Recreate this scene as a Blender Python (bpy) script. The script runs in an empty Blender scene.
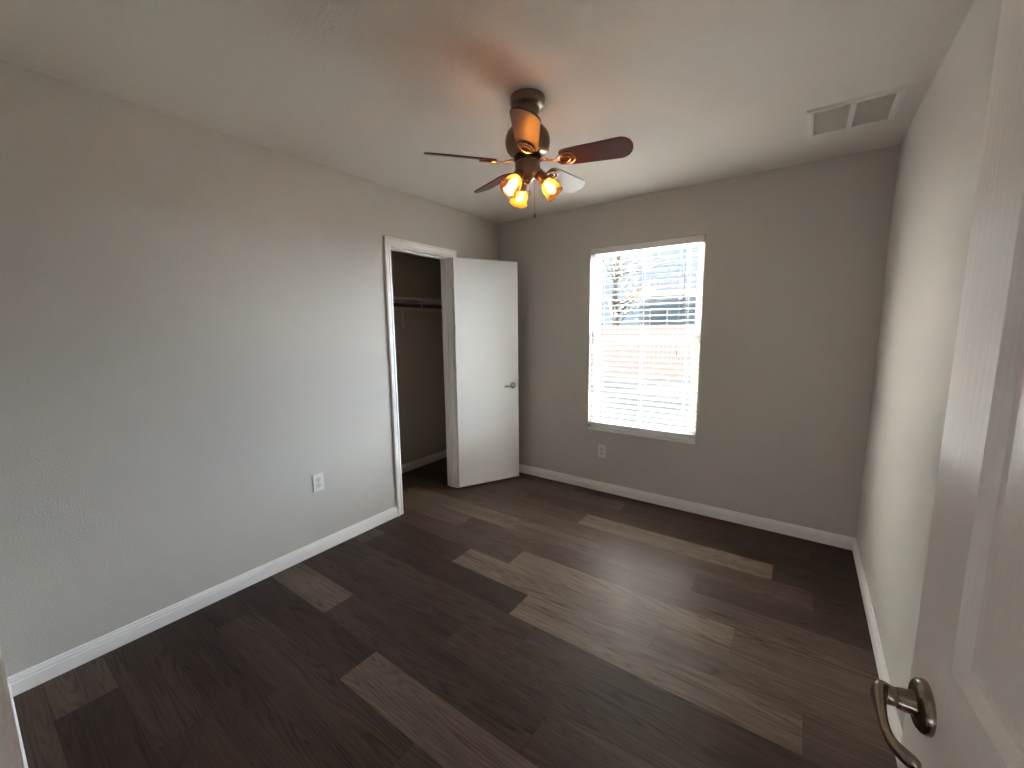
import bpy, bmesh, math, random
from mathutils import Vector, Matrix
random.seed(7)
sc = bpy.context.scene
COL = sc.collection
PI = math.pi
R = math.radians

# ------------------------------------------------------------------ camera
CAM_F, CAM_YAW, CAM_PITCH, CAM_ROLL = 408.28, -0.61946, -0.1355, -0.0103
CAM_POS = Vector((2.48536, -0.00277, 1.4374))
fw = Vector((math.sin(CAM_YAW)*math.cos(CAM_PITCH), math.cos(CAM_YAW)*math.cos(CAM_PITCH), math.sin(CAM_PITCH)))
rt = Vector((math.cos(CAM_YAW), -math.sin(CAM_YAW), 0))
up = rt.cross(fw)
c_, s_ = math.cos(CAM_ROLL), math.sin(CAM_ROLL)
rt, up = c_*rt + s_*up, -s_*rt + c_*up
cd = bpy.data.cameras.new('camera')
cd.sensor_fit = 'HORIZONTAL'; cd.sensor_width = 36.0
cd.lens = CAM_F/1024*36.0
cd.clip_start = 0.02; cd.clip_end = 300
cam = bpy.data.objects.new('camera', cd); COL.objects.link(cam)
M4 = Matrix(((rt.x, up.x, -fw.x, CAM_POS.x), (rt.y, up.y, -fw.y, CAM_POS.y), (rt.z, up.z, -fw.z, CAM_POS.z), (0, 0, 0, 1)))
cam.matrix_world = M4
sc.camera = cam

# ------------------------------------------------------------------ world, sun, area lights, exposure
SUN_FROM = Vector((0.10, -0.17, 0.98)).normalized()
BLUE_SKY, CLOUD_FILL, CLOUD_FILL_LEFT = 0.34, 20.0, 12.5
BLUE_GAP, GAP_EDGE = (-0.34, 0.92, 0.18), 0.945
W = bpy.data.worlds.new('sky_world'); sc.world = W; W.use_nodes = True
nt = W.node_tree; nt.nodes.clear()
def WN(t, **kw):
    x = nt.nodes.new(t)
    for k, v in kw.items(): setattr(x, k, v)
    return x
wo = WN('ShaderNodeOutputWorld'); bg = WN('ShaderNodeBackground')
sky = WN('ShaderNodeTexSky', sky_type='HOSEK_WILKIE')
sky.sun_direction = SUN_FROM; sky.turbidity = 2.4; sky.ground_albedo = 0.4
skys = WN('ShaderNodeVectorMath', operation='SCALE'); skys.inputs['Scale'].default_value = BLUE_SKY
nt.links.new(sky.outputs[0], skys.inputs[0])
haze = WN('ShaderNodeVectorMath', operation='ADD'); haze.inputs[1].default_value = (0.22, 0.27, 0.33); nt.links.new(skys.outputs[0], haze.inputs[0])
wtc = WN('ShaderNodeTexCoord')
def wramp(val, a, b):
    x = WN('ShaderNodeMapRange', interpolation_type='SMOOTHSTEP'); x.inputs[1].default_value = a; x.inputs[2].default_value = b
    nt.links.new(val, x.inputs[0]); return x.outputs[0]
def wdot(v):
    x = WN('ShaderNodeVectorMath', operation='DOT_PRODUCT'); x.inputs[1].default_value = Vector(v).normalized()
    nt.links.new(wtc.outputs['Generated'], x.inputs[0]); return x.outputs['Value']
def wmul(a, b, op='MULTIPLY'):
    x = WN('ShaderNodeMath', operation=op)
    for i, v in enumerate((a, b)):
        if isinstance(v, (int, float)): x.inputs[i].default_value = v
        else: nt.links.new(v, x.inputs[i])
    return x.outputs[0]
wn = WN('ShaderNodeTexNoise'); wn.inputs['Scale'].default_value = 3.2; wn.inputs['Detail'].default_value = 5
nt.links.new(wtc.outputs['Generated'], wn.inputs['Vector'])
north = wramp(wdot((0, 1, 0)), -0.15, 0.12)                       # bright cloud bank added mostly out of view to light the room
gap = wramp(wmul(wdot(BLUE_GAP), wmul(wn.outputs['Fac'], 0.10), 'ADD'), GAP_EDGE, GAP_EDGE+0.05)   # blue break in the clouds
low = wmul(1.0, wmul(wramp(wdot((0, 0, 1)), 0.35, 0.70), 0.75), 'SUBTRACT')
cover = wmul(wmul(wmul(north, low), wmul(1.0, gap, 'SUBTRACT')), wramp(wn.outputs["Fac"], 0.1, 0.35))
cl_mix = WN('ShaderNodeMix', data_type='RGBA'); nt.links.new(cover, cl_mix.inputs[0])
nt.links.new(haze.outputs[0], cl_mix.inputs[6]); 
west = wramp(wdot((1, 0, 0)), -0.60, 0.15)                      # added bank has its own level per side, warmer left and bluer right
tint = WN('ShaderNodeMix', data_type='RGBA'); nt.links.new(west, tint.inputs[0])
tint.inputs[6].default_value = (*[c*CLOUD_FILL_LEFT for c in (1.03, 1.0, 0.95)], 1); tint.inputs[7].default_value = (*[c*CLOUD_FILL for c in (0.86, 0.96, 1.12)], 1)
nt.links.new(tint.outputs[2], cl_mix.inputs[7])
nt.links.new(cl_mix.outputs[2], bg.inputs[0]); nt.links.new(bg.outputs[0], wo.inputs[0])
W.cycles.sampling_method = 'MANUAL'; W.cycles.sample_map_resolution = 1024

def light(name, kind, loc, direction, energy, color, **kw):
    d = bpy.data.lights.new(name, kind); d.energy = energy; d.color = color
    for k, v in kw.items(): setattr(d, k, v)
    o = bpy.data.objects.new(name, d); COL.objects.link(o); o.location = loc
    o.rotation_euler = Vector(direction).to_track_quat('-Z', 'Y').to_euler()
    return o
light('sun', 'SUN', (3, -8, 9), -SUN_FROM, 135.0, (1.0, 0.94, 0.86), angle=R(0.6))
pt = light('window_portal', 'AREA', (1.42, 3.395, 1.31), (0, -1, 0), 1.0, (1, 1, 1), shape='RECTANGLE', size=1.0, size_y=1.65)
pt.data.cycles.is_portal = True
HALL_ENERGY = 0.4
BULB = 34.0
sc.view_settings.view_transform = 'Standard'; sc.view_settings.look = 'None'
sc.view_settings.gamma = 1.0; sc.view_settings.use_curve_mapping = False
sc.view_settings.exposure = 1.15
sc.cycles.use_denoising = True
sc.cycles.max_bounces = 14; sc.cycles.diffuse_bounces = 8; sc.cycles.glossy_bounces = 6
sc.cycles.transparent_max_bounces = 16; sc.cycles.transmission_bounces = 8
sc.cycles.caustics_reflective = False; sc.cycles.caustics_refractive = False
sc.cycles.sample_clamp_indirect = 0.0

# ------------------------------------------------------------------ materials
def mat(name, col, rough=0.5, metal=0.0, spec=0.5, bump=None, emit=None):
    m = bpy.data.materials.new(name); m.use_nodes = True
    n = m.node_tree; b = n.nodes['Principled BSDF']
    b.inputs['Base Color'].default_value = (*col, 1); b.inputs['Roughness'].default_value = rough
    b.inputs['Metallic'].default_value = metal; b.inputs['Specular IOR Level'].default_value = spec
    if emit:
        b.inputs['Emission Color'].default_value = (*emit[0], 1); b.inputs['Emission Strength'].default_value = emit[1]
    if bump:
        tc = n.nodes.new('ShaderNodeTexCoord'); mp = n.nodes.new('ShaderNodeMapping')
        no = n.nodes.new('ShaderNodeTexNoise'); bp = n.nodes.new('ShaderNodeBump')
        sx, sy, sz = bump[0] if isinstance(bump[0], tuple) else (bump[0],)*3
        mp.inputs['Scale'].default_value = (sx, sy, sz)
        no.inputs['Scale'].default_value = 1.0; no.inputs['Detail'].default_value = 3.0
        n.links.new(tc.outputs['Object'], mp.inputs[0]); n.links.new(mp.outputs[0], no.inputs['Vector'])
        n.links.new(no.outputs['Fac'], bp.inputs['Height'])
        bp.inputs['Strength'].default_value = bump[1]; bp.inputs['Distance'].default_value = bump[2]
        n.links.new(bp.outputs[0], b.inputs['Normal'])
    return m

M_WALL = mat('wall_paint', (0.605, 0.572, 0.525), 0.6, spec=0.3, bump=(130.0, 0.6, 0.0035))
M_CLOSET = mat('closet_shade_paint', (0.54, 0.475, 0.39), 0.6, spec=0.3, bump=(130.0, 0.35, 0.003))  # beige tint carries the warm look of the closet's low light
M_CEIL = mat('ceiling_paint', (0.71, 0.662, 0.605), 0.8, spec=0.2, bump=(90.0, 0.6, 0.004))
M_TRIM = mat('trim_paint', (0.90, 0.875, 0.855), 0.35, spec=0.5)
M_DOOR = mat('door_paint', (0.87, 0.86, 0.835), 0.38, spec=0.5)
M_GRAIN = mat('embossed_door_paint', (0.80, 0.75, 0.70), 0.3, spec=0.5, bump=((160.0, 160.0, 7.0), 0.5, 0.0022))
M_VINYL = mat('window_vinyl', (0.85, 0.86, 0.86), 0.35)
M_SLAT = mat('blind_white', (0.84, 0.83, 0.81), 0.4)
M_CORD = mat('blind_cord', (0.80, 0.79, 0.76), 0.8)
M_WAND = mat('wand_plastic', (0.35, 0.35, 0.36), 0.2)
M_PLATE = mat('outlet_plastic', (0.80, 0.79, 0.77), 0.35)
M_RECEPT = mat('outlet_face', (0.70, 0.69, 0.67), 0.4)
M_SLOT = mat('outlet_slot', (0.03, 0.03, 0.03), 0.6)
M_NICKEL = mat('brushed_nickel', (0.55, 0.53, 0.50), 0.25, metal=1.0)
M_BRONZE = mat('antique_bronze_lever', (0.30, 0.245, 0.19), 0.22, metal=1.0)
M_FANM = mat('fan_bronze', (0.24, 0.19, 0.14), 0.32, metal=0.9, bump=(60.0, 0.05, 0.002))
M_FAND = mat('fan_dark_metal', (0.03, 0.025, 0.022), 0.5, metal=0.4)
M_RING = mat('fan_polished_bronze', (0.62, 0.42, 0.30), 0.25, metal=1.0)
M_VENT = mat('vent_white_metal', (0.72, 0.70, 0.66), 0.4)
M_FILTER = mat('vent_filter', (0.82, 0.76, 0.69), 0.9)
M_SHELF = mat('shelf_paint', (0.66, 0.60, 0.54), 0.5)
M_ROD = mat('closet_rod_wood', (0.075, 0.030, 0.022), 0.45)
M_BRACK = mat('bracket_steel', (0.72, 0.70, 0.68), 0.4, metal=0.3)
M_FENCE = mat('fence_wood', (0.058, 0.039, 0.036), 0.9, bump=((20.0, 20.0, 2.0), 0.4, 0.01))
M_SIDING = mat('house_siding', (0.30, 0.38, 0.48), 0.8, spec=0.0)
M_ROOF = mat('house_roof', (0.008, 0.0095, 0.013), 0.9, spec=0.0, bump=(6.0, 0.5, 0.05))
M_FASCIA = mat('house_fascia', (0.14, 0.115, 0.075), 0.7, spec=0.0)
M_HGLASS = mat('house_window_glass', (0.24, 0.29, 0.35), 0.1)
M_BARK = mat('tree_bark', (0.05, 0.04, 0.03), 0.9)
M_LEAF = mat('tree_leaf', (0.26, 0.20, 0.11), 0.8)

# blades: dark reddish-brown wood with grain along the blade
def wood_mat(name, a, b, rough):
    m = mat(name, a, rough); n = m.node_tree; bs = n.nodes['Principled BSDF']
    tc = n.nodes.new('ShaderNodeTexCoord'); mp = n.nodes.new('ShaderNodeMapping'); mp.inputs['Scale'].default_value = (4, 70, 70)
    no = n.nodes.new('ShaderNodeTexNoise'); no.inputs['Scale'].default_value = 1.0; no.inputs['Detail'].default_value = 4
    mx = n.nodes.new('ShaderNodeMix'); mx.data_type = 'RGBA'
    mx.inputs[6].default_value = (*a, 1); mx.inputs[7].default_value = (*b, 1)
    n.links.new(tc.outputs['Object'], mp.inputs[0]); n.links.new(mp.outputs[0], no.inputs['Vector'])
    n.links.new(no.outputs['Fac'], mx.inputs[0]); n.links.new(mx.outputs[2], bs.inputs['Base Color'])
    return m
M_BLADE = wood_mat('fan_blade_wood', (0.15, 0.045, 0.032), (0.07, 0.022, 0.018), 0.38)

def thin_fresnel(tree):     # Schlick reflectance that is the same on both faces of a thin pane
    lw = tree.nodes.new('ShaderNodeLayerWeight'); lw.inputs['Blend'].default_value = 0.5
    p = tree.nodes.new('ShaderNodeMath'); p.operation = 'POWER'; p.inputs[1].default_value = 5.0
    q = tree.nodes.new('ShaderNodeMath'); q.operation = 'MULTIPLY_ADD'; q.inputs[1].default_value = 0.96; q.inputs[2].default_value = 0.04
    tree.links.new(lw.outputs['Facing'], p.inputs[0]); tree.links.new(p.outputs[0], q.inputs[0])
    return q
# amber lamp glass: tinted see-through glass with a little scatter and gloss
M_SHADE = bpy.data.materials.new('amber_glass'); M_SHADE.use_nodes = True
n = M_SHADE.node_tree; n.nodes.clear()
out = n.nodes.new('ShaderNodeOutputMaterial'); tr = n.nodes.new('ShaderNodeBsdfTransparent'); tl = n.nodes.new('ShaderNodeBsdfTranslucent')
gl = n.nodes.new('ShaderNodeBsdfGlossy'); m1 = n.nodes.new('ShaderNodeMixShader'); m2 = n.nodes.new('ShaderNodeMixShader'); fr = thin_fresnel(n)
tr.inputs[0].default_value = (1.0, 0.70, 0.34, 1); tl.inputs[0].default_value = (0.62, 0.30, 0.09, 1); gl.inputs['Roughness'].default_value = 0.08
m1.inputs[0].default_value = 0.30
n.links.new(tr.outputs[0], m1.inputs[1]); n.links.new(tl.outputs[0], m1.inputs[2])
n.links.new(fr.outputs[0], m2.inputs[0]); n.links.new(m1.outputs[0], m2.inputs[1]); n.links.new(gl.outputs[0], m2.inputs[2])
n.links.new(m2.outputs[0], out.inputs[0])
M_BULB = mat('bulb_glow', (1, 0.9, 0.7), 0.4, emit=((1.0, 0.74, 0.45), BULB))

# window pane
M_PANE = bpy.data.materials.new('window_pane_glass'); M_PANE.use_nodes = True
n = M_PANE.node_tree; n.nodes.clear()
out = n.nodes.new('ShaderNodeOutputMaterial'); tr = n.nodes.new('ShaderNodeBsdfTransparent'); gl = n.nodes.new('ShaderNodeBsdfGlossy')
m2 = n.nodes.new('ShaderNodeMixShader'); fr = thin_fresnel(n)
tr.inputs[0].default_value = (0.93, 0.96, 0.96, 1); gl.inputs['Roughness'].default_value = 0.0
n.links.new(fr.outputs[0], m2.inputs[0]); n.links.new(tr.outputs[0], m2.inputs[1]); n.links.new(gl.outputs[0], m2.inputs[2])
n.links.new(m2.outputs[0], out.inputs[0])

# floor: vinyl planks; a tone and a seed are stored for every plank, the grain follows plank-local metres in the UV map
M_FLOOR = mat('vinyl_plank', (0.1, 0.08, 0.07), 0.44, spec=0.16)
n = M_FLOOR.node_tree; L = n.links.new; bs = n.nodes['Principled BSDF']
def N(t, **kw):
    x = n.nodes.new(t)
    for k, v in kw.items(): setattr(x, k, v)
    return x
uv = N('ShaderNodeUVMap', uv_map='plank_uv'); at = N('ShaderNodeAttribute', attribute_name='plank_tone')
sep = N('ShaderNodeSeparateColor'); L(at.outputs['Color'], sep.inputs[0])
xyz = N('ShaderNodeSeparateXYZ'); L(uv.outputs[0], xyz.inputs[0])
def math_(op, a, b=None):
    x = N('ShaderNodeMath', operation=op)
    for i, v in enumerate((a, b)):
        if v is None: continue
        if isinstance(v, (int, float)): x.inputs[i].default_value = v
        else: L(v, x.inputs[i])
    return x.outputs[0]
seed = math_('MULTIPLY', sep.outputs[1], 37.0)
def vec(su, sv):
    cb = N('ShaderNodeCombineXYZ')
    L(math_('ADD', math_('MULTIPLY', xyz.outputs[0], su), seed), cb.inputs[0]); L(math_('MULTIPLY', xyz.outputs[1], sv), cb.inputs[1]); L(seed, cb.inputs[2])
    return cb.outputs[0]
def noise(v, sc_, det, rough=0.5):
    x = N('ShaderNodeTexNoise'); x.inputs['Scale'].default_value = sc_; x.inputs['Detail'].default_value = det; x.inputs['Roughness'].default_value = rough
    L(v, x.inputs['Vector']); return x.outputs['Fac']
n_ring = noise(vec(0.55, 8.0), 1.0, 1.5)
ring = math_('POWER', math_('ABSOLUTE', math_('SINE', math_('MULTIPLY', n_ring, 105.0))), 0.6)
n_fine = noise(vec(9.0, 190.0), 1.0, 3.0, 0.6)
n_cloud = noise(vec(1.6, 14.0), 1.0, 3.0)
ringmask = math_('MULTIPLY', math_('SUBTRACT', 1.0, ring), noise(vec(2.2, 9.0), 1.0, 1.0))
val = math_('ADD', math_('ADD', math_('MULTIPLY', n_cloud, 1.2), math_('MULTIPLY', n_fine, 1.15)), math_('MULTIPLY', ringmask, -1.2))
gain = math_('MAXIMUM', math_('ADD', val, 0.10), 0.15)
mixc = N('ShaderNodeMix', data_type='RGBA'); L(sep.outputs[0], mixc.inputs[0])
mixc.inputs[6].default_value = (0.032, 0.0180, 0.0138, 1); mixc.inputs[7].default_value = (0.195, 0.141, 0.105, 1)
edge_v = math_('MINIMUM', xyz.outputs[1], math_('SUBTRACT', 0.1795, xyz.outputs[1]))
edge_u = math_('MINIMUM', xyz.outputs[0], math_('SUBTRACT', 1.22, xyz.outputs[0]))
seam = math_('GREATER_THAN', math_('MINIMUM', edge_v, edge_u), 0.0010)
gain2 = math_('MULTIPLY', gain, math_('ADD', math_('MULTIPLY', seam, 0.45), 0.55))
mul = N('ShaderNodeVectorMath', operation='SCALE'); L(mixc.outputs[2], mul.inputs[0]); L(gain2, mul.inputs['Scale'])
L(mul.outputs[0], bs.inputs['Base Color'])
bp = N('ShaderNodeBump'); bp.inputs['Strength'].default_value = 0.15; bp.inputs['Distance'].default_value = 0.001
L(math_('ADD', math_('MULTIPLY', n_fine, 0.6), seam), bp.inputs['Height']); L(bp.outputs[0], bs.inputs['Normal'])
L(math_('ADD', math_('MULTIPLY', n_fine, 0.18), 0.36), bs.inputs['Roughness'])

M_BOUNCE = mat('pale_bounce_slab', (0.66, 0.65, 0.63), 0.9)
# outdoor ground: dry lawn
M_LAWN = mat('dry_lawn', (0.6, 0.5, 0.4), 0.95, spec=0.0)
n = M_LAWN.node_tree; bs = n.nodes['Principled BSDF']
tc = N('ShaderNodeTexCoord'); no = N('ShaderNodeTexNoise'); no.inputs['Scale'].default_value = 0.6; no.inputs['Detail'].default_value = 8
cr = N('ShaderNodeValToRGB'); cr.color_ramp.elements[0].position = .35; cr.color_ramp.elements[1].position = .65
cr.color_ramp.elements[0].color = (0.008, 0.009, 0.0095, 1); cr.color_ramp.elements[1].color = (0.013, 0.013, 0.013, 1)
n.links.new(tc.outputs['Object'], no.inputs['Vector']); n.links.new(no.outputs['Fac'], cr.inputs[0]); n.links.new(cr.outputs[0], bs.inputs['Base Color'])

# ------------------------------------------------------------------ mesh helpers
class MB:
    def __init__(s): s.bm = bmesh.new()
    def face(s, pts):
        try: return s.bm.faces.new([s.bm.verts.new(p) for p in pts])
        except ValueError: return None
    def box(s, a, b, bev=0.0):
        (x0, y0, z0), (x1, y1, z1) = a, b
        x0, x1 = sorted((x0, x1)); y0, y1 = sorted((y0, y1)); z0, z1 = sorted((z0, z1))
        t = bmesh.new()
        bmesh.ops.create_cube(t, size=1.0, matrix=Matrix.Translation(((x0+x1)/2, (y0+y1)/2, (z0+z1)/2)) @ Matrix.Diagonal((x1-x0, y1-y0, z1-z0, 1)))
        if bev > 0: bmesh.ops.bevel(t, geom=t.edges[:], offset=bev, segments=2, affect='EDGES', profile=0.6)
        s._merge(t); return s
    def _merge(s, t, M=None):
        if M is not None: t.transform(M)
        me = bpy.data.meshes.new('tmp'); t.to_mesh(me); t.free(); s.bm.from_mesh(me); bpy.data.meshes.remove(me)
    def add(s, other, M=None):
        me = bpy.data.meshes.new('tmp'); other.bm.to_mesh(me)
        if M is not None: me.transform(M)
        s.bm.from_mesh(me); bpy.data.meshes.remove(me); return s
    def grid(s, rings, closed=True, cap=True):
        vs = [[s.bm.verts.new(p) for p in r] for r in rings]
        m = len(vs[0])
        for i in range(len(vs)-1):
            for j in range(m if closed else m-1):
                k = (j+1) % m
                s.bm.faces.new((vs[i][j], vs[i][k], vs[i+1][k], vs[i+1][j]))
        if cap and closed:
            s.bm.faces.new(list(reversed(vs[0]))); s.bm.faces.new(vs[-1])
        return s
    def lathe(s, prof, M=None, seg=40, cap=True):      # prof: (radius, height) about z
        M = M or Matrix()
        s.grid([[M @ Vector((r*math.cos(2*PI*j/seg), r*math.sin(2*PI*j/seg), h)) for j in range(seg)] for r, h in prof], True, cap)
        return s
    def tube(s, path, rad, seg=12, closed=False, flat=1.0, upv=(0, 0, 1)):
        path = [Vector(p) for p in path]; k = len(path); rings = []
        rads = rad if isinstance(rad, (list, tuple)) else [rad]*k
        for i, p in enumerate(path):
            a = path[(i-1) % k] if (closed or i > 0) else p; b = path[(i+1) % k] if (closed or i < k-1) else p
            t = (b-a).normalized(); u = Vector(upv)
            if abs(t.dot(u)) > 0.95: u = Vector((1, 0, 0))
            x = t.cross(u).normalized(); y = x.cross(t)
            rings.append([p + x*(rads[i]*math.cos(2*PI*j/seg)) + y*(rads[i]*flat*math.sin(2*PI*j/seg)) for j in range(seg)])
        if closed:
            s.grid(rings + [rings[0]], True, False)
        else: s.grid(rings, True, True)
        return s
    def prism(s, prof, A, B, nx, ny):                   # 2D profile (u along nx, v along ny) swept from A to B
        A, B, nx, ny = Vector(A), Vector(B), Vector(nx), Vector(ny)
        s.grid([[q + nx*u + ny*v for u, v in prof] for q in (A, B)], True, True); return s
    def sphere(s, c, r, sub=2):
        t = bmesh.new(); bmesh.ops.create_uvsphere(t, u_segments=8*sub, v_segments=6*sub, radius=r); s._merge(t, Matrix.Translation(c)); return s
    def build(s, name, m, parent=None, smooth=False, M=None, weld=True):
        if weld: bmesh.ops.remove_doubles(s.bm, verts=s.bm.verts[:], dist=1e-6)
        bmesh.ops.recalc_face_normals(s.bm, faces=s.bm.faces[:])
        me = bpy.data.meshes.new(name); s.bm.to_mesh(me); s.bm.free()
        me.materials.append(m)
        o = bpy.data.objects.new(name, me); COL.objects.link(o)
        if smooth:
            for p in me.polygons: p.use_smooth = True
            e = o.modifiers.new('edges', 'EDGE_SPLIT'); e.split_angle = R(38)
        if parent: o.parent = parent
        if M is not None: o.matrix_local = M
        return o
def tag(o, label, cat, group=None, kind=None):
    o['label'] = label; o['category'] = cat
    if group: o['group'] = group
    if kind: o['kind'] = kind
    return o
def empty(name, loc, rz=0.0):
    o = bpy.data.objects.new(name, None); COL.objects.link(o); o.location = loc; o.rotation_euler = (0, 0, rz); o.empty_display_size = 0.1
    return o
def struct(o, label, cat):
    return tag(o, label, cat, kind='structure')

# ------------------------------------------------------------------ room dimensions
WX, DY, H = 2.8465, 3.2701, 2.44        # right wall, back wall, ceiling
Y0 = -0.010                              # room face of the doorway wall
WT = 0.115
# closet opening in the left wall
CY0, CY1, CZ = 1.985, 2.600, 2.035
CLX, CLYA = -0.735, 1.30                 # closet back wall and near side wall
# window opening in the back wall
WX0, WX1, WZ0, WZ1, WTH = 0.976, 1.862, 0.548, 2.090, 0.105
# entry doorway
EX0, EX1, EZ = 1.955, 2.728, 2.045

# ------------------------------------------------------------------ floor of planks (one mesh)
def build_floor():
    bm = bmesh.new(); uvl = bm.loops.layers.uv.new('plank_uv'); cl = bm.loops.layers.float_color.new('plank_tone')
    pw, pl = 0.1795, 1.22
    starts = {-4: .30, -3: .75, -2: .846, -1: .25, 0: 1.01, 1: .575, 2: 1.22, 3: .30, 4: 1.36, 5: .79, 6: 1.094, 7: .50, 8: .855, 9: .18, 10: 1.21, 11: .62, 12: 1.39, 13: .9}
    tones = {  # (row, start) -> tone for planks seen in the photo; rows by the back wall carry its shade as darker tones, the others are drawn at random
        (0, 1.01): .50, (1, -.645): .46, (1, .575): .10, (1, 1.795): .13, (0, 2.23): .12, (-1, 1.47): .10, (-2, 2.066): .10, (2, 0.0): .08, (2, 1.22): .15, (3, -.92): .10, (3, .30): .13, (3, 1.52): .13,
        (4, .14): .05, (4, 1.36): .62, (4, 2.58): .34, (5, -.43): .06, (5, .79): .60, (5, 2.01): .47, (6, -.126): .22, (6, 1.094): .68, (6, 2.314): .42,
        (7, -.72): .46, (7, .50): .22, (7, 1.72): .34, (8, -.365): .58, (8, .855): .36, (8, 2.075): .14, (9, .18): .30, (9, 1.40): .26, (9, -1.04): .20, (9, 2.62): .10,
        (10, -.01): .20, (10, 1.21): .66, (10, 2.43): .04, (11, .62): .10, (11, 1.84): .04, (11, -.60): .2, (12, .17): .30, (12, 1.39): .06, (12, 2.61): .02,
        (-1, .25): .10, (-1, 1.47): .12, (-1, -.97): .06, (-2, -.374): .03, (-2, .846): .08, (-3, -.47): .10, (-3, .75): .06, (0, -.21): .04, (13, .9): .04, (13, 2.12): .02, (13, -.32): .2}
    rnd = random.Random(11)
    for k in range(-14, 15):
        y0 = .808 + pw*k; y1 = y0+pw
        if y1 < -1.9 or y0 > DY+.001: continue
        s = starts.get(k, rnd.random()*pl)
        j = -3
        while True:
            x0 = s + j*pl; x1 = x0+pl; j += 1
            if x1 < CLX-.05: continue
            if x0 > WX+.05: break
            key = next((t for (kk, xs), t in tones.items() if kk == k and abs(xs-x0) < .03), None)
            tone = key if key is not None else rnd.choice([.04, .08, .12, .18, .3])
            sd = rnd.random()
            cx0, cx1, cy0, cy1 = max(x0, CLX-.05), min(x1, WX+.05), max(y0, -1.9), min(y1, DY+.05)
            if cx1-cx0 < .002 or cy1-cy0 < .002: continue
            f = bm.faces.new([bm.verts.new((x, y, 0)) for x, y in ((cx0, cy0), (cx1, cy0), (cx1, cy1), (cx0, cy1))])
            for lp in f.loops:
                v = lp.vert.co; lp[uvl].uv = (v.x-x0, v.y-y0); lp[cl] = (tone, sd, 0, 1)
    top = bm.faces[:]
    r = bmesh.ops.extrude_face_region(bm, geom=[*top])
    for v in [g for g in r['geom'] if isinstance(g, bmesh.types.BMVert)]: v.co.z -= 0.03
    bmesh.ops.recalc_face_normals(bm, faces=bm.faces[:])
    me = bpy.data.meshes.new('floor'); bm.to_mesh(me); bm.free(); me.materials.append(M_FLOOR)
    o = bpy.data.objects.new('floor', me); COL.objects.link(o)
    return struct(o, 'dark and mid brown wood look plank floor of the empty bedroom', 'floor')
build_floor()
b = MB(); b.box((CLX-.1, -1.9, H), (WX+.1, DY+.17, H+.12))
struct(b.build('ceiling', M_CEIL), 'off white lightly textured ceiling above the fan', 'ceiling')

# ------------------------------------------------------------------ walls
b = MB()
b.box((-WT, Y0-WT, 0), (0, CY0-.018, H)); b.box((-WT, CY1+.018, 0), (0, DY, H)); b.box((-WT, CY0-.018, CZ+.018), (0, CY1+.018, H))
struct(b.build('wall_left', M_WALL), 'pale grey textured wall left of the room with the closet opening', 'wall')
b = MB()
b.box((CLX-.1, DY, 0), (WX0, DY+WTH, H)); b.box((WX1, DY, 0), (WX+.1, DY+WTH, H))
b.box((WX0, DY, 0), (WX1, DY+WTH, WZ0)); b.box((WX0, DY, WZ1), (WX1, DY+WTH, H))
struct(b.build('wall_back', M_WALL), 'grey wall at the far end with the window', 'wall')
b = MB(); b.box((WX, Y0-WT, 0), (WX+.1, DY, H))
struct(b.build('wall_right', M_WALL), 'plain pale wall on the right behind the open entry door', 'wall')
b = MB()
b.box((0, Y0-WT, 0), (EX0-.018, Y0, H)); b.box((EX1+.018, Y0-WT, 0), (WX, Y0, H)); b.box((EX0-.018, Y0-WT, EZ+.018), (EX1+.018, Y0, H))
struct(b.build('wall_front', M_WALL), 'grey wall with the entry doorway at the near left corner', 'wall')
# closet shell
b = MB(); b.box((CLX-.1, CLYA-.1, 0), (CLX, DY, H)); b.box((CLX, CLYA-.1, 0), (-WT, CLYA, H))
struct(b.build('wall_closet', M_CLOSET), 'closet walls with the warm tone of low light in their colour', 'wall')
# hallway behind the doorway (an unseen fill light is added in it)
b = MB()
b.box((1.0, -1.9, 0), (1.1, Y0-WT, H)); b.box((WX+.1, -1.9, 0), (WX+.2, Y0-WT, H)); b.box((1.0, -2.0, 0), (WX+.2, -1.9, H))
struct(b.build('wall_hall', M_WALL), 'hallway walls behind the entry doorway', 'wall')
light('hall_fill_light', 'AREA', (2.1, -1.0, H-.04), (0, 0, -1), HALL_ENERGY, (1.0, 0.91, 0.84), shape='DISK', size=0.35)

# ------------------------------------------------------------------ baseboards and casings
BB = [(0, 0), (.013, 0), (.013, .052), (.0105, .056), (.0105, .066), (.007, .070), (.0055, .080), (.003, .083), (0, .083)]
def baseboard(name, label, runs, m=M_TRIM):
    b = MB()
    for A, B, nrm in runs: b.prism(BB, A, B, nrm, (0, 0, 1))
    struct(b.build(name, m), label, 'baseboard')
baseboard('baseboard_left', 'white moulded baseboard along the pale left wall', [((0, Y0, 0), (0, CY0-.0585, 0), (1, 0, 0)), ((0, CY1+.0585, 0), (0, DY, 0), (1, 0, 0))])
baseboard('baseboard_back', 'white moulded baseboard under the window wall', [((0, DY, 0), (WX, DY, 0), (0, -1, 0))])
baseboard('baseboard_right', 'white moulded baseboard running along the right wall to the entry door', [((WX, Y0, 0), (WX, DY, 0), (-1, 0, 0))])
baseboard('baseboard_front', 'short white baseboard on the doorway wall in the near left corner', [((0, Y0, 0), (EX0-.0585, Y0, 0), (0, 1.7, 0))])
baseboard('baseboard_closet', 'beige shaded baseboard inside the closet', [((CLX, CLYA, 0), (CLX, DY, 0), (1, 0, 0)), ((CLX, DY, 0), (-WT, DY, 0), (0, -1, 0))])

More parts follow.
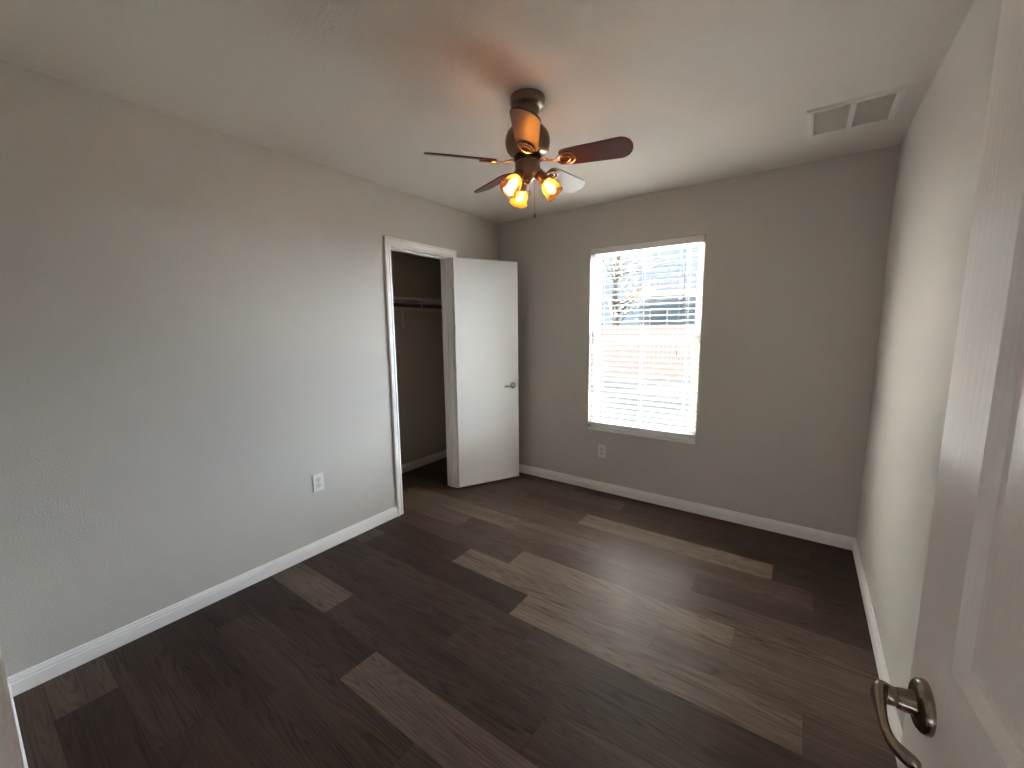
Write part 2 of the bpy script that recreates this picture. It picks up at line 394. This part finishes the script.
CAS = [(0, 0), (.057, 0), (.057, .017), (.050, .0190), (.043, .0190), (.041, .0120), (.034, .0130), (.022, .0110), (.019, .0150), (.012, .0140), (.006, .0090), (0, .008)]  # (away from opening, out of wall)
def casing(name, label, face, n_out, side0, side1, top, axis, thick=1.0):
    # mitred three sided casing: face = coordinate of wall plane, n_out = wall normal, axis = direction along the wall
    b = MB(); ax, no_, z = Vector(axis), Vector(n_out), Vector((0, 0, 1)); O = Vector(face)
    rings = []
    for s, zz, du, dz in ((side0, 0, -1, 0), (side0, top, -1, 1), (side1, top, 1, 1), (side1, 0, 1, 0)):
        rings.append([O + ax*(s + du*u) + z*(zz + dz*u) + no_*(v*thick) for u, v in CAS])
    b.grid(rings, True, True)
    return struct(b.build(name, M_TRIM), label, 'trim')
casing('trim_1', 'white mitred casing around the closet opening', (0, 0, 0), (1, 0, 0), CY0-.004, CY1+.004, CZ+.004, (0, 1, 0))
casing('trim_2', 'white casing around the entry doorway', (0, Y0, 0), (0, 1, 0), EX0-.002, EX1+.002, EZ+.004, (1, 0, 0), 0.5)
def jamb(name, label, boxes):
    b = MB()
    for a, c in boxes: b.box(a, c)
    struct(b.build(name, M_TRIM), label, 'trim')
jamb('trim_3', 'white jamb boards lining the closet opening', [((-WT-.001, CY0-.018, 0), (.001, CY0, CZ)), ((-WT-.001, CY1, 0), (.001, CY1+.018, CZ)), ((-WT-.001, CY0-.018, CZ), (.001, CY1+.018, CZ+.018)),
      ((-.085, CY1-.010, 0), (-.045, CY1, CZ)), ((-.085, CY0, 0), (-.045, CY0+.010, CZ)), ((-.085, CY0, CZ-.010), (-.045, CY1, CZ))])
jamb('trim_4', 'white jamb boards lining the entry doorway', [((EX0-.018, Y0-WT, 0), (EX0, Y0+.001, EZ)), ((EX1, Y0-WT, 0), (EX1+.018, Y0+.001, EZ)), ((EX0-.018, Y0-WT, EZ), (EX1+.018, Y0+.001, EZ+.018))])

# ------------------------------------------------------------------ lever handle (local: door face z=0, lever along +x, out of door = +z)
def lever_parts(parent, M, m, curved=True, rr=.033):
    b = MB()
    b.lathe([(rr, 0), (rr, .003), (rr*.97, .007), (rr*.86, .0105), (rr*.60, .012), (.016, .013), (.0145, .016), (.0135, .026), (.0125, .030)], seg=48)
    ro = b.build('rosette', m, parent, True, M)
    b = MB()
    if curved:
        # neck widens into a flat pointed shoulder, then the grip runs back towards the hinge in an S and curls to the door
        path = [(0, 0, .022), (0, 0, .032), (-.001, .001, .042), (.003, .003, .0495), (.014, .003, .0515), (.030, 0, .0525), (.050, -.002, .0545), (.070, -.003, .0545), (.083, -.003, .0515), (.093, -.003, .0450), (.100, -.003, .0370), (.103, -.003, .0325)]
        wid = [.0110, .0120, .0150, .0190, .0170, .0120, .0085, .0078, .0086, .0098, .0094, .0055]
        thk = [.0110, .0115, .0115, .0100, .0080, .0062, .0052, .0052, .0058, .0064, .0060, .0040]
    else:
        path = [(0, 0, .022), (0, 0, .036), (.004, 0, .046), (.016, 0, .051), (.04, 0, .051), (.07, 0, .049), (.10, 0, .046), (.11, 0, .045)]
        wid = [.010, .010, .010, .009, .008, .008, .0085, .004]; thk = [.010, .010, .008, .006, .0055, .0055, .005, .003]
    rings = []; P = [Vector(p) for p in path]
    for i, p in enumerate(P):
        t = (P[min(i+1, len(P)-1)] - P[max(i-1, 0)]).normalized(); y = Vector((0, 1, 0)); x = y.cross(t).normalized(); y = t.cross(x)
        rings.append([p + x*(thk[i]*math.cos(2*PI*j/16)) + y*(wid[i]*math.sin(2*PI*j/16)) for j in range(16)])
    b.grid(rings, True, True)
    lv = b.build('lever', m, parent, True, M)
    s = lv.modifiers.new('sub', 'SUBSURF'); s.levels = 2; s.render_levels = 2
    lv.modifiers.move(1, 0); lv.modifiers.remove(lv.modifiers['edges'])
    return ro, lv

# ------------------------------------------------------------------ closet door (hung on the far jamb, swung about 153 degrees into the room)
PIN = Vector((.010, 2.600, 0)); TH = R(153)
d1 = empty('door_1', PIN, TH)
struct(d1, 'plain white flush closet door swung wide open', 'door')
b = MB(); b.box((-.045, -.613, .020), (-.010, -.003, 2.030), .0012)
b.build('slab', M_DOOR, d1)
for z in (.26, 1.02, 1.80):
    b = MB(); b.lathe([(.0055, -.045), (.0060, -.044), (.0060, .044), (.0055, .045), (.003, .049)], Matrix.Translation((0, 0, z)), 16)
    b.box((-.042, -.0035, z-.044), (-.006, -.0022, z+.044)); b.box((-.010, -.004, z-.040), (0.0, -.001, z+.040))
    b.build('hinge', M_TRIM, d1, True)
h1 = empty('door_handle', (0, 0, 0)); h1.parent = d1
# closet side face is x=-.045 looking -x ; lever runs back to the hinge (+y)
Mh = Matrix(((0, 0, -1, -.045), (1, 0, 0, -.553), (0, -1, 0, .912), (0, 0, 0, 1)))
lever_parts(h1, Mh, M_NICKEL, False, .030)

# ------------------------------------------------------------------ entry door (six panel, embossed grain)
A6 = R(6)
edge = Vector((2.645, .760, 0)); dv = Vector((math.sin(A6), -math.cos(A6), 0)); nrm = Vector((-math.cos(A6), -math.sin(A6), 0))  # out of the seen face
DWID = .757
hinge = edge + dv*DWID
d2 = empty('door_2', (hinge.x, hinge.y, 0))
ud = -dv                                                   # local x : hinge -> free edge
# local axes: x = hinge to free edge, y = out of the seen face, z up
d2.matrix_world = Matrix(((ud.x, nrm.x, 0, hinge.x), (ud.y, nrm.y, 0, hinge.y), (0, 0, 1, 0), (0, 0, 0, 1)))
struct(d2, 'white panelled entry door with wood grain standing open along the right wall', 'door')
DT, DZ0, DZ1 = .035, .012, 2.040
st, mu = .107, .109
px = [(st, (DWID-mu)/2), ((DWID+mu)/2, DWID-st)]
pz = [(.235, .800), (1.0245, 1.630), (1.745, 1.925)]
xs = sorted({0, DWID, *[v for p in px for v in p]}); zs = sorted({DZ0, DZ1, *[v for p in pz for v in p]})
b = MB()
def panel(b, x0, x1, z0, z1, yf, sg):
    prof = [(0, 0), (.003, -.0015), (.008, .002), (.017, .0085), (.026, .0095), (.033, .0085), (.040, .0045)]
    last = None
    for ins, dep in prof:
        ins = min(ins, (min(x1-x0, z1-z0))/2-.005)
        cur = [Vector((x0+ins, yf+sg*dep, z0+ins)), Vector((x1-ins, yf+sg*dep, z0+ins)), Vector((x1-ins, yf+sg*dep, z1-ins)), Vector((x0+ins, yf+sg*dep, z1-ins))]
        if last:
            for j in range(4): b.face([last[j], last[(j+1) % 4], cur[(j+1) % 4], cur[j]])
        last = cur
    b.face(last)
DT = -DT
for yf, sg in ((0, -1), (DT, 1)):
    for i in range(len(xs)-1):
        for j in range(len(zs)-1):
            x0, x1, z0, z1 = xs[i], xs[i+1], zs[j], zs[j+1]
            if (x0, x1) in px and (z0, z1) in pz: panel(b, x0, x1, z0, z1, yf, sg)
            else: b.face([(x0, yf, z0), (x1, yf, z0), (x1, yf, z1), (x0, yf, z1)])
for i in range(len(xs)-1):
    for z in (DZ0, DZ1): b.face([(xs[i], 0, z), (xs[i+1], 0, z), (xs[i+1], DT, z), (xs[i], DT, z)])
for j in range(len(zs)-1):
    for x in (0, DWID): b.face([(x, 0, zs[j]), (x, 0, zs[j+1]), (x, DT, zs[j+1]), (x, DT, zs[j])])
b.build('slab', M_GRAIN, d2)
h2 = empty('door_handle', (0, 0, 0)); h2.parent = d2
lx, lz = DWID-.059, .935
lever_parts(h2, Matrix(((-1, 0, 0, lx), (0, 0, 1, 0), (0, 1, 0, lz), (0, 0, 0, 1))), M_BRONZE, True, .033)
h3 = empty('door_handle', (0, 0, 0)); h3.parent = d2
lever_parts(h3, Matrix(((-1, 0, 0, lx), (0, 0, -1, DT), (0, -1, 0, lz), (0, 0, 0, 1))), M_BRONZE, True, .033)

# ------------------------------------------------------------------ window: vinyl single hung with glass
w = empty('window_1', ((WX0+WX1)/2, DY+.076, WZ0))
struct(w, 'white vinyl single hung window behind the blind', 'window')
cx = (WX0+WX1)/2; hw = (WX1-WX0)/2; hh = WZ1-WZ0
def ring_frame(b, x0, x1, z0, z1, y0, y1, wd):
    b.box((x0, y0, z0), (x0+wd, y1, z1)); b.box((x1-wd, y0, z0), (x1, y1, z1)); b.box((x0+wd, y0, z0), (x1-wd, y1, z0+wd)); b.box((x0+wd, y0, z1-wd), (x1-wd, y1, z1))
b = MB(); ring_frame(b, -hw, hw, 0, hh, -.028, .029, .030); b.build('window_frame', M_VINYL, w)
RZ = 1.345-WZ0
b = MB(); ring_frame(b, -hw+.030, hw-.030, RZ-.02, hh-.030, .004, .024, .028); b.build('upper_sash', M_VINYL, w)
b = MB(); ring_frame(b, -hw+.030, hw-.030, .030, RZ+.022, -.024, -.001, .034); b.build('lower_sash', M_VINYL, w)
b = MB(); b.box((-hw+.05, 0.012, RZ), (hw-.05, .016, hh-.06)); b.build('upper_pane', M_PANE, w)
b = MB(); b.box((-hw+.06, -.015, .06), (hw-.06, -.011, RZ-.01)); b.build('lower_pane', M_PANE, w)
b = MB(); b.box((-.03, -.026, RZ+.0225), (.03, -.006, RZ+.036), .003); b.build('sash_lock', M_VINYL, w)
b = MB(); b.box((WX0, DY-.010, WZ0-.002), (WX1, DY+.048, WZ0+.014), .003)
struct(b.build('trim_5', M_TRIM), 'thin white sill board at the foot of the window', 'trim')

# ------------------------------------------------------------------ blind: two inch slats, open flat
bl = empty('window_blind', (cx, DY+.0225, WZ1))
tag(bl, 'white two inch horizontal slat blind hanging in the window recess', 'blind')
bw = hw-.008
b = MB(); b.box((-bw, -.018, -.045), (bw, .018, -.002), .002); b.build('headrail', M_SLAT, bl)
b = MB(); b.box((-bw-.002, -.0265, -.052), (bw+.002, -.0205, -.003), .002); b.build('valance', M_SLAT, bl)
zt, zb, ns = -.075, -(hh-.062), 32
b = MB(); tilt = R(7)
for i in range(ns):
    z = zt + (zb+.028-zt)*i/(ns-1)
    prof = []
    for j in range(7):
        u = -.025 + .05*j/6; prof.append((u*math.cos(tilt), u*math.sin(tilt) + .0022*(1-(u/.025)**2)))
    prof = [(u, v+.0016) for u, v in prof] + [(u, v-.0016) for u, v in reversed(prof)]
    b.prism(prof, (-bw, 0, z), (bw, 0, z), (0, 1, 0), (0, 0, 1))
b.build('slats', M_SLAT, bl)
b = MB(); b.box((-bw, -.026, zb-.020), (bw, .026, zb+.004), .003); b.build('bottom_rail', M_SLAT, bl)
for x in (-bw+.10, 0, bw-.10):
    b = MB()
    for y in (-.027, .027): b.tube([(x, y, -.045), (x, y, zb)], .0011, 6)
    b.tube([(x+.012, 0, -.045), (x+.012, 0, zb)], .0010, 6)
    b.build('ladder_cord', M_CORD, bl)
b = MB(); xw = 1.738-cx
b.tube([(xw, -.030, -.050), (xw, -.034, -.10), (xw-.002, -.035, -.50)], .0038, 6); b.lathe([(.0035, 0), (.005, -.005), (.005, -.025), (.003, -.03)], Matrix.Translation((xw-.002, -.035, -.50)), 10)
b.build('tilt_wand', M_WAND, bl)
b = MB()
for x, zz in ((1.700-cx, -.84), (1.708-cx, -.90)):
    b.tube([(x, -.029, -.050), (x, -.032, zz)], .0009, 6)
b.build('lift_cord', M_CORD, bl)
for x, zz in ((1.700-cx, -.84), (1.708-cx, -.90)):
    b = MB(); b.lathe([(.002, .0), (.004, -.006), (.0065, -.03), (.0055, -.034)], Matrix.Translation((x, -.032, zz)), 12); b.build('tassel', M_WAND, bl, True)

# ------------------------------------------------------------------ wall outlets
def outlet(loc, nx, ax, label):
    # local: plate in xz, out of wall = -y
    ax, nx = Vector(ax), Vector(nx)
    o = empty('wall_outlet', loc); o.matrix_world = Matrix(((ax.x, -nx.x, 0, loc[0]), (ax.y, -nx.y, 0, loc[1]), (0, 0, 1, loc[2]), (0, 0, 0, 1)))
    tag(o, label, 'outlet', 'duplex wall outlets')
    b = MB(); b.box((-.035, -.0055, -.057), (.035, 0, .057), .002); b.build('cover_plate', M_PLATE, o)
    for s in (-1, 1):
        b = MB(); zc = s*.0195
        pts = [(.0168*math.cos(t), max(-.0145, min(.0145, .0175*math.sin(t)))) for t in [2*PI*k/28 for k in range(28)]]
        b.grid([[Vector((x, y, zc+z)) for x, z in pts] for y in (-.0050, -.0078)], True, True)
        rc = b.build('receptacle', M_RECEPT, o)
        b = MB()
        for x in (-.0063, .0063): b.box((x-.0012, -.0082, zc), (x+.0012, -.0075, zc+.008))
        b.lathe([(.0024, 0), (.0024, .0006)], Matrix.Translation((0, -.0076, zc-.007)) @ Matrix.Rotation(PI/2, 4, 'X'), 12)
        b.build('slot', M_SLOT, rc)
    b = MB(); b.lathe([(.0028, 0), (.0026, .0012)], Matrix.Translation((0, -.0054, 0)) @ Matrix.Rotation(PI/2, 4, 'X'), 14); b.build('screw', M_NICKEL, o)
    return o
outlet((0, 1.322, .468), (1, 0, 0), (0, 1, 0), 'white duplex outlet low on the pale left wall')
outlet((1.112, DY, .363), (0, -1, 0), (1, 0, 0), 'white duplex outlet below the window on the far wall')

# ------------------------------------------------------------------ return air vent in the ceiling
v = empty('ceiling_vent', (2.595, 2.675, H))
tag(v, 'white square return air grille with two louvred bays in the ceiling', 'vent')
hx, hy = .178, .172
b = MB()
prof = [(0, 0), (.006, -.010), (.022, -.014), (.032, -.010), (.034, 0)]
rings = []
for sx, sy in ((-1, -1), (1, -1), (1, 1), (-1, 1)):
    rings.append([Vector((sx*(hx-u), sy*(hy-u), z)) for u, z in prof])
b.grid(rings + [rings[0]], True, False); b.build('frame', M_VENT, v)
b = MB(); b.box((-.011, -hy+.03, -.011), (.011, hy-.03, -.001), .001); b.build('divider', M_VENT, v)
b = MB(); b.box((-hx+.02, -hy+.02, -.002), (hx-.02, hy-.02, -.0005)); b.build('filter', M_FILTER, v)
for x0, x1 in ((-hx+.033, -.011), (.011, hx-.033)):
    b = MB(); nl = 26
    for i in range(nl):
        y = -hy+.036 + (2*hy-.072)*(i+.5)/nl
        b.prism([(.0062, -.0025), (.0057, -.0018), (0, -.0092), (.0007, -.0098)], (x0, y, 0), (x1, y, 0), (0, 1, 0), (0, 0, 1))
    b.build('louvers', M_VENT, v)
for x in (-.12, .12):
    b = MB(); b.lathe([(.0045, -.0135), (.004, -.016)], Matrix.Translation((x, -hy+.018, 0)), 14); b.build('screw', M_FILTER, v)

# ------------------------------------------------------------------ closet shelf, rod, bracket
SX1 = CLX+.305; SZ = 1.705
b = MB(); b.box((CLX, CLYA, SZ), (SX1, DY, SZ+.019), .001); 
sh = b.build('closet_shelf', M_SHELF); tag(sh, 'pale painted shelf board spanning the closet above the hanging rod', 'shelf')
b = MB(); b.box((CLX, CLYA, SZ-.088), (CLX+.018, DY, SZ)); 
cl_ = b.build('shelf_cleat', M_SHELF); tag(cl_, 'pale wooden cleat on the closet back wall under the shelf', 'cleat')
RX, RZ2 = SX1-.025, SZ-.052
b = MB(); b.tube([(RX, CLYA, RZ2), (RX, DY, RZ2)], .0165, 20)
tag(b.build('closet_rod', M_ROD, None, True), 'dark reddish brown hanging rod below the closet shelf', 'rod')
br = empty('shelf_bracket', (CLX+.018, 2.66, SZ)); tag(br, 'white steel bracket with a slanting brace holding the closet shelf and rod', 'bracket')
b = MB(); b.box((0, -.012, -.26), (.004, .012, -.002)); b.build('back_plate', M_BRACK, br)
b = MB(); b.box((0, -.010, -.006), (.275, .010, -.002)); b.build('top_arm', M_BRACK, br)
b = MB(); b.tube([(.004, 0, -.24), (.235, 0, -.02)], .0075, 10, flat=.6); b.build('brace', M_BRACK, br)
rl = RX-(CLX+.018)
b = MB(); b.tube([(rl+.0185*math.cos(t), 0, -.052+.0185*math.sin(t)) for t in [R(-200+16*k) for k in range(15)]], .0035, 8, flat=2.2, upv=(0, 1, 0)); b.tube([(.24, 0, -.006), (rl-.017, 0, -.046)], .004, 8)
b.build('rod_hook', M_BRACK, br)

# ------------------------------------------------------------------ ceiling fan with three lamps
FX, FY = 1.420, 1.630
fan = empty('ceiling_fan', (FX, FY, H)); tag(fan, 'bronze five blade ceiling fan with three lit amber glass lamps', 'ceiling fan')
b = MB(); b.lathe([(.076, 0), (.077, -.006), (.075, -.030), (.072, -.036), (.055, -.040), (.050, -.043), (.052, -.050), (.049, -.064), (.040, -.074), (.028, -.080)]); b.build('canopy', M_FANM, fan, True)
b = MB(); b.lathe([(.021, -.078), (.021, -.125)], seg=24); b.build('downrod', M_FAND, fan, True)
b = MB(); b.lathe([(.030, -.112), (.052, -.116), (.075, -.127), (.091, -.145), (.099, -.168), (.100, -.190), (.096, -.212), (.085, -.228), (.066, -.238), (.050, -.240)]); b.build('motor_housing', M_FANM, fan, True)
b = MB(); b.lathe([(.058, -.238), (.060, -.242), (.060, -.262), (.054, -.266)]); b.build('flywheel', M_FAND, fan, True)
b = MB(); b.lathe([(.050, -.264), (.056, -.268), (.057, -.295), (.052, -.318), (.040, -.333), (.024, -.341), (.018, -.344), (.016, -.352), (.008, -.358)]); b.build('switch_housing', M_FANM, fan, True)
ZB = -.269
def blade_mesh():
    b = MB(); x0, x1 = .148, .456; pts = []
    top = [(x0, .030), (x0+.006, .039), (x0+.020, .045), (x0+.08, .0495), (x0+.20, .055), (x1-.052, .0575)]
    tip = [(x1-.052+.052*math.sin(t), .0575*math.cos(t)) for t in [PI/2*k/8 for k in range(1, 8)]]
    up_ = top + tip + [(x1, 0)]
    pts = up_ + [(x, -y) for x, y in reversed(up_[:-1])]
    b.grid([[Vector((x, y, z)) for x, y in pts] for z in (-.003, .003)], True, True)
    return b
def loop(cx_, rx, ry, z, r):
    return [(cx_+rx*math.cos(t), ry*math.sin(t), z) for t in [2*PI*k/28 for k in range(28)]]
def iron_mesh():
    b = MB()
    b.tube([(.052, 0, .006), (.080, 0, .004), (.110, 0, -.006), (.140, 0, -.0085)], [.009, .008, .007, .0065], 10, flat=.55)
    b.tube(loop(.176, .040, .031, -.0085, 0), .0042, 8, True); b.tube(loop(.168, .027, .021, -.0095, 0), .0036, 8, True)
    for x, y in ((.142, .0), (.214, .010), (.214, -.010)): b.lathe([(.004, -.003), (.004, -.0115), (.002, -.013)], Matrix.Translation((x, y, 0)), 10)
    return b
PITCH = R(-19)
for k in range(5):
    a = R(-58+72*k)
    M = Matrix.Rotation(a, 4, 'Z') @ Matrix.Translation((0, 0, ZB)) @ Matrix.Rotation(PITCH, 4, 'X')
    bo = blade_mesh().build('blade', M_BLADE, fan, False, M)
    iron_mesh().build('blade_iron', M_RING, fan, True, M)
for a in (25, -95, 145):
    ar = R(a)
    # lamp axis tilts 50 degrees below horizontal
    tz = Vector((math.cos(ar)*math.cos(R(50)), math.sin(ar)*math.cos(R(50)), -math.sin(R(50))))
    base = Vector((math.cos(ar)*.040, math.sin(ar)*.040, -.308))
    q = tz.to_track_quat('Z', 'Y').to_matrix().to_4x4()
    M = Matrix.Translation(base) @ q
    lamp = empty('lamp', (0, 0, 0)); lamp.parent = fan; lamp.matrix_local = M
    b = MB(); b.lathe([(.010, -.008), (.012, .012), (.019, .018), (.0225, .026), (.0235, .062), (.021, .066), (.010, .067)], seg=28); b.build('socket', M_FANM, lamp, True)
    b = MB(); pr = [(.0225, .058), (.026, .064), (.033, .078), (.038, .095), (.0405, .112), (.043, .126), (.0455, .132)]
    b.lathe(pr + [(r-.002, h) for r, h in reversed(pr)], seg=36, cap=False); b.build('lamp_shade', M_SHADE, lamp, True)
    b = MB(); b.tube([(.0448*math.cos(t), .0448*math.sin(t), .132) for t in [2*PI*j/36 for j in range(36)]], .0018, 8, True); b.build('shade_rim', M_FANM, lamp, True)
    b = MB(); b.lathe([(.008, .066), (.011, .072), (.016, .084), (.0190, .096), (.0175, .107), (.012, .115), (.004, .119)], seg=24); b.build('bulb', M_BULB, lamp, True)
for (x, y, l) in ((.030, .006, .182), (-.010, .028, .07)):
    b = MB(); b.tube([(x, y, -.325), (x*1.1, y*1.1, -.325-l+.02)], .0011, 6); pc = b.build('pull_chain', M_RING, fan)
    b = MB(); b.lathe([(.0015, .010), (.004, .004), (.0065, -.002), (.006, -.008), (.002, -.012)], Matrix.Translation((x*1.1, y*1.1, -.325-l+.01)), 14); b.build('chain_knob', M_FANM, pc, True)

# ------------------------------------------------------------------ outdoors, seen through the blind
GZ = -.30
b = MB(); b.box((-60, DY+WTH, GZ-.2), (60, 80, GZ))
struct(b.build('ground', M_LAWN), 'sunlit dry lawn outside the window', 'ground')
b = MB(); b.box((-9, DY+WTH, GZ), (11, 7.0, GZ+.05))  # bright slab added out of view to bounce daylight up into the room
struct(b.build('bounce_slab', M_BOUNCE), 'added pale slab outside that bounces daylight in through the window', 'bounce_slab')
b = MB(); fy = 14.5; x = -16.0
while x < 8:
    b.box((x, fy, GZ+.03), (x+.138, fy+.02, GZ+1.80+.01*random.random())); x += .150
b.box((-16, fy+.02, GZ+.35), (8, fy+.06, GZ+.44)); b.box((-16, fy+.02, GZ+1.35), (8, fy+.06, GZ+1.44))
tag(b.build('picket_fence', M_FENCE), 'tall reddish brown board fence across the yard outside the window', 'fence')
ho = empty('neighbor_house', (2.0, 20, GZ)); tag(ho, 'grey blue neighbouring house beyond the fence outside the window', 'house')
b = MB(); b.box((-6.1, 0, 0), (7, 8, 3.4))
b.build('wall', M_SIDING, ho)
b = MB(); b.grid([[Vector((x, y, z)) for y, z in ((-.5, 3.35), (4.0, 4.55), (8.5, 3.35), (8.5, 3.2), (4.0, 4.4), (-.5, 3.2))] for x in (-6.6, 7.5)], True, True); b.build('roof', M_ROOF, ho)
b = MB(); b.box((-6.6, -.56, 3.14), (7.5, -.50, 3.38)); b.build('fascia', M_FASCIA, ho)
for x in (-5.2, -1.2, 3.5):
    wf = MB().box((x-.42, -.05, 1.5), (x+.42, 0, 2.6)).build('window', M_VINYL, ho)
    MB().box((x-.36, -.07, 1.56), (x+.36, -.04, 2.54)).build('pane', M_HGLASS, wf)
tree = empty('yard_tree', (-3.9, 16.3, GZ)); tag(tree, 'sunlit sparse tree with tan leaves beyond the fence outside the window', 'tree')
b = MB(); b.tube([(0, 0, 0), (.05, 0, 1.5), (-.05, .05, 3.2), (.05, 0, 5.2)], [.16, .13, .10, .04], 10)
rn = random.Random(5); tips = []
for k in range(26):
    z = 1.6+3.2*rn.random(); a = rn.random()*2*PI; l = 1.0+1.2*rn.random()
    p0 = Vector((0, 0, z)); p2 = p0+Vector((math.cos(a)*l, math.sin(a)*l, .5+.8*rn.random())); p1 = (p0+p2)/2+Vector((0, 0, -.12))
    b.tube([p0, p1, p2], [.045, .03, .01], 6); tips += [p1, p2, (p1+p2)/2]
b.build('trunk', M_BARK, tree)
b = MB()
for p in tips:
    for k in range(7):
        q = p+Vector((rn.gauss(0, .32), rn.gauss(0, .32), rn.gauss(0, .28))); a, e = rn.random()*6.3, rn.random()*2-1
        u = Vector((math.cos(a), math.sin(a), e)).normalized()*.07; w_ = u.cross(Vector((rn.random(), rn.random(), 1))).normalized()*.04
        b.face([q-u, q-w_, q+u, q+w_])
lf = b.build('foliage', M_LEAF, tree, weld=False)
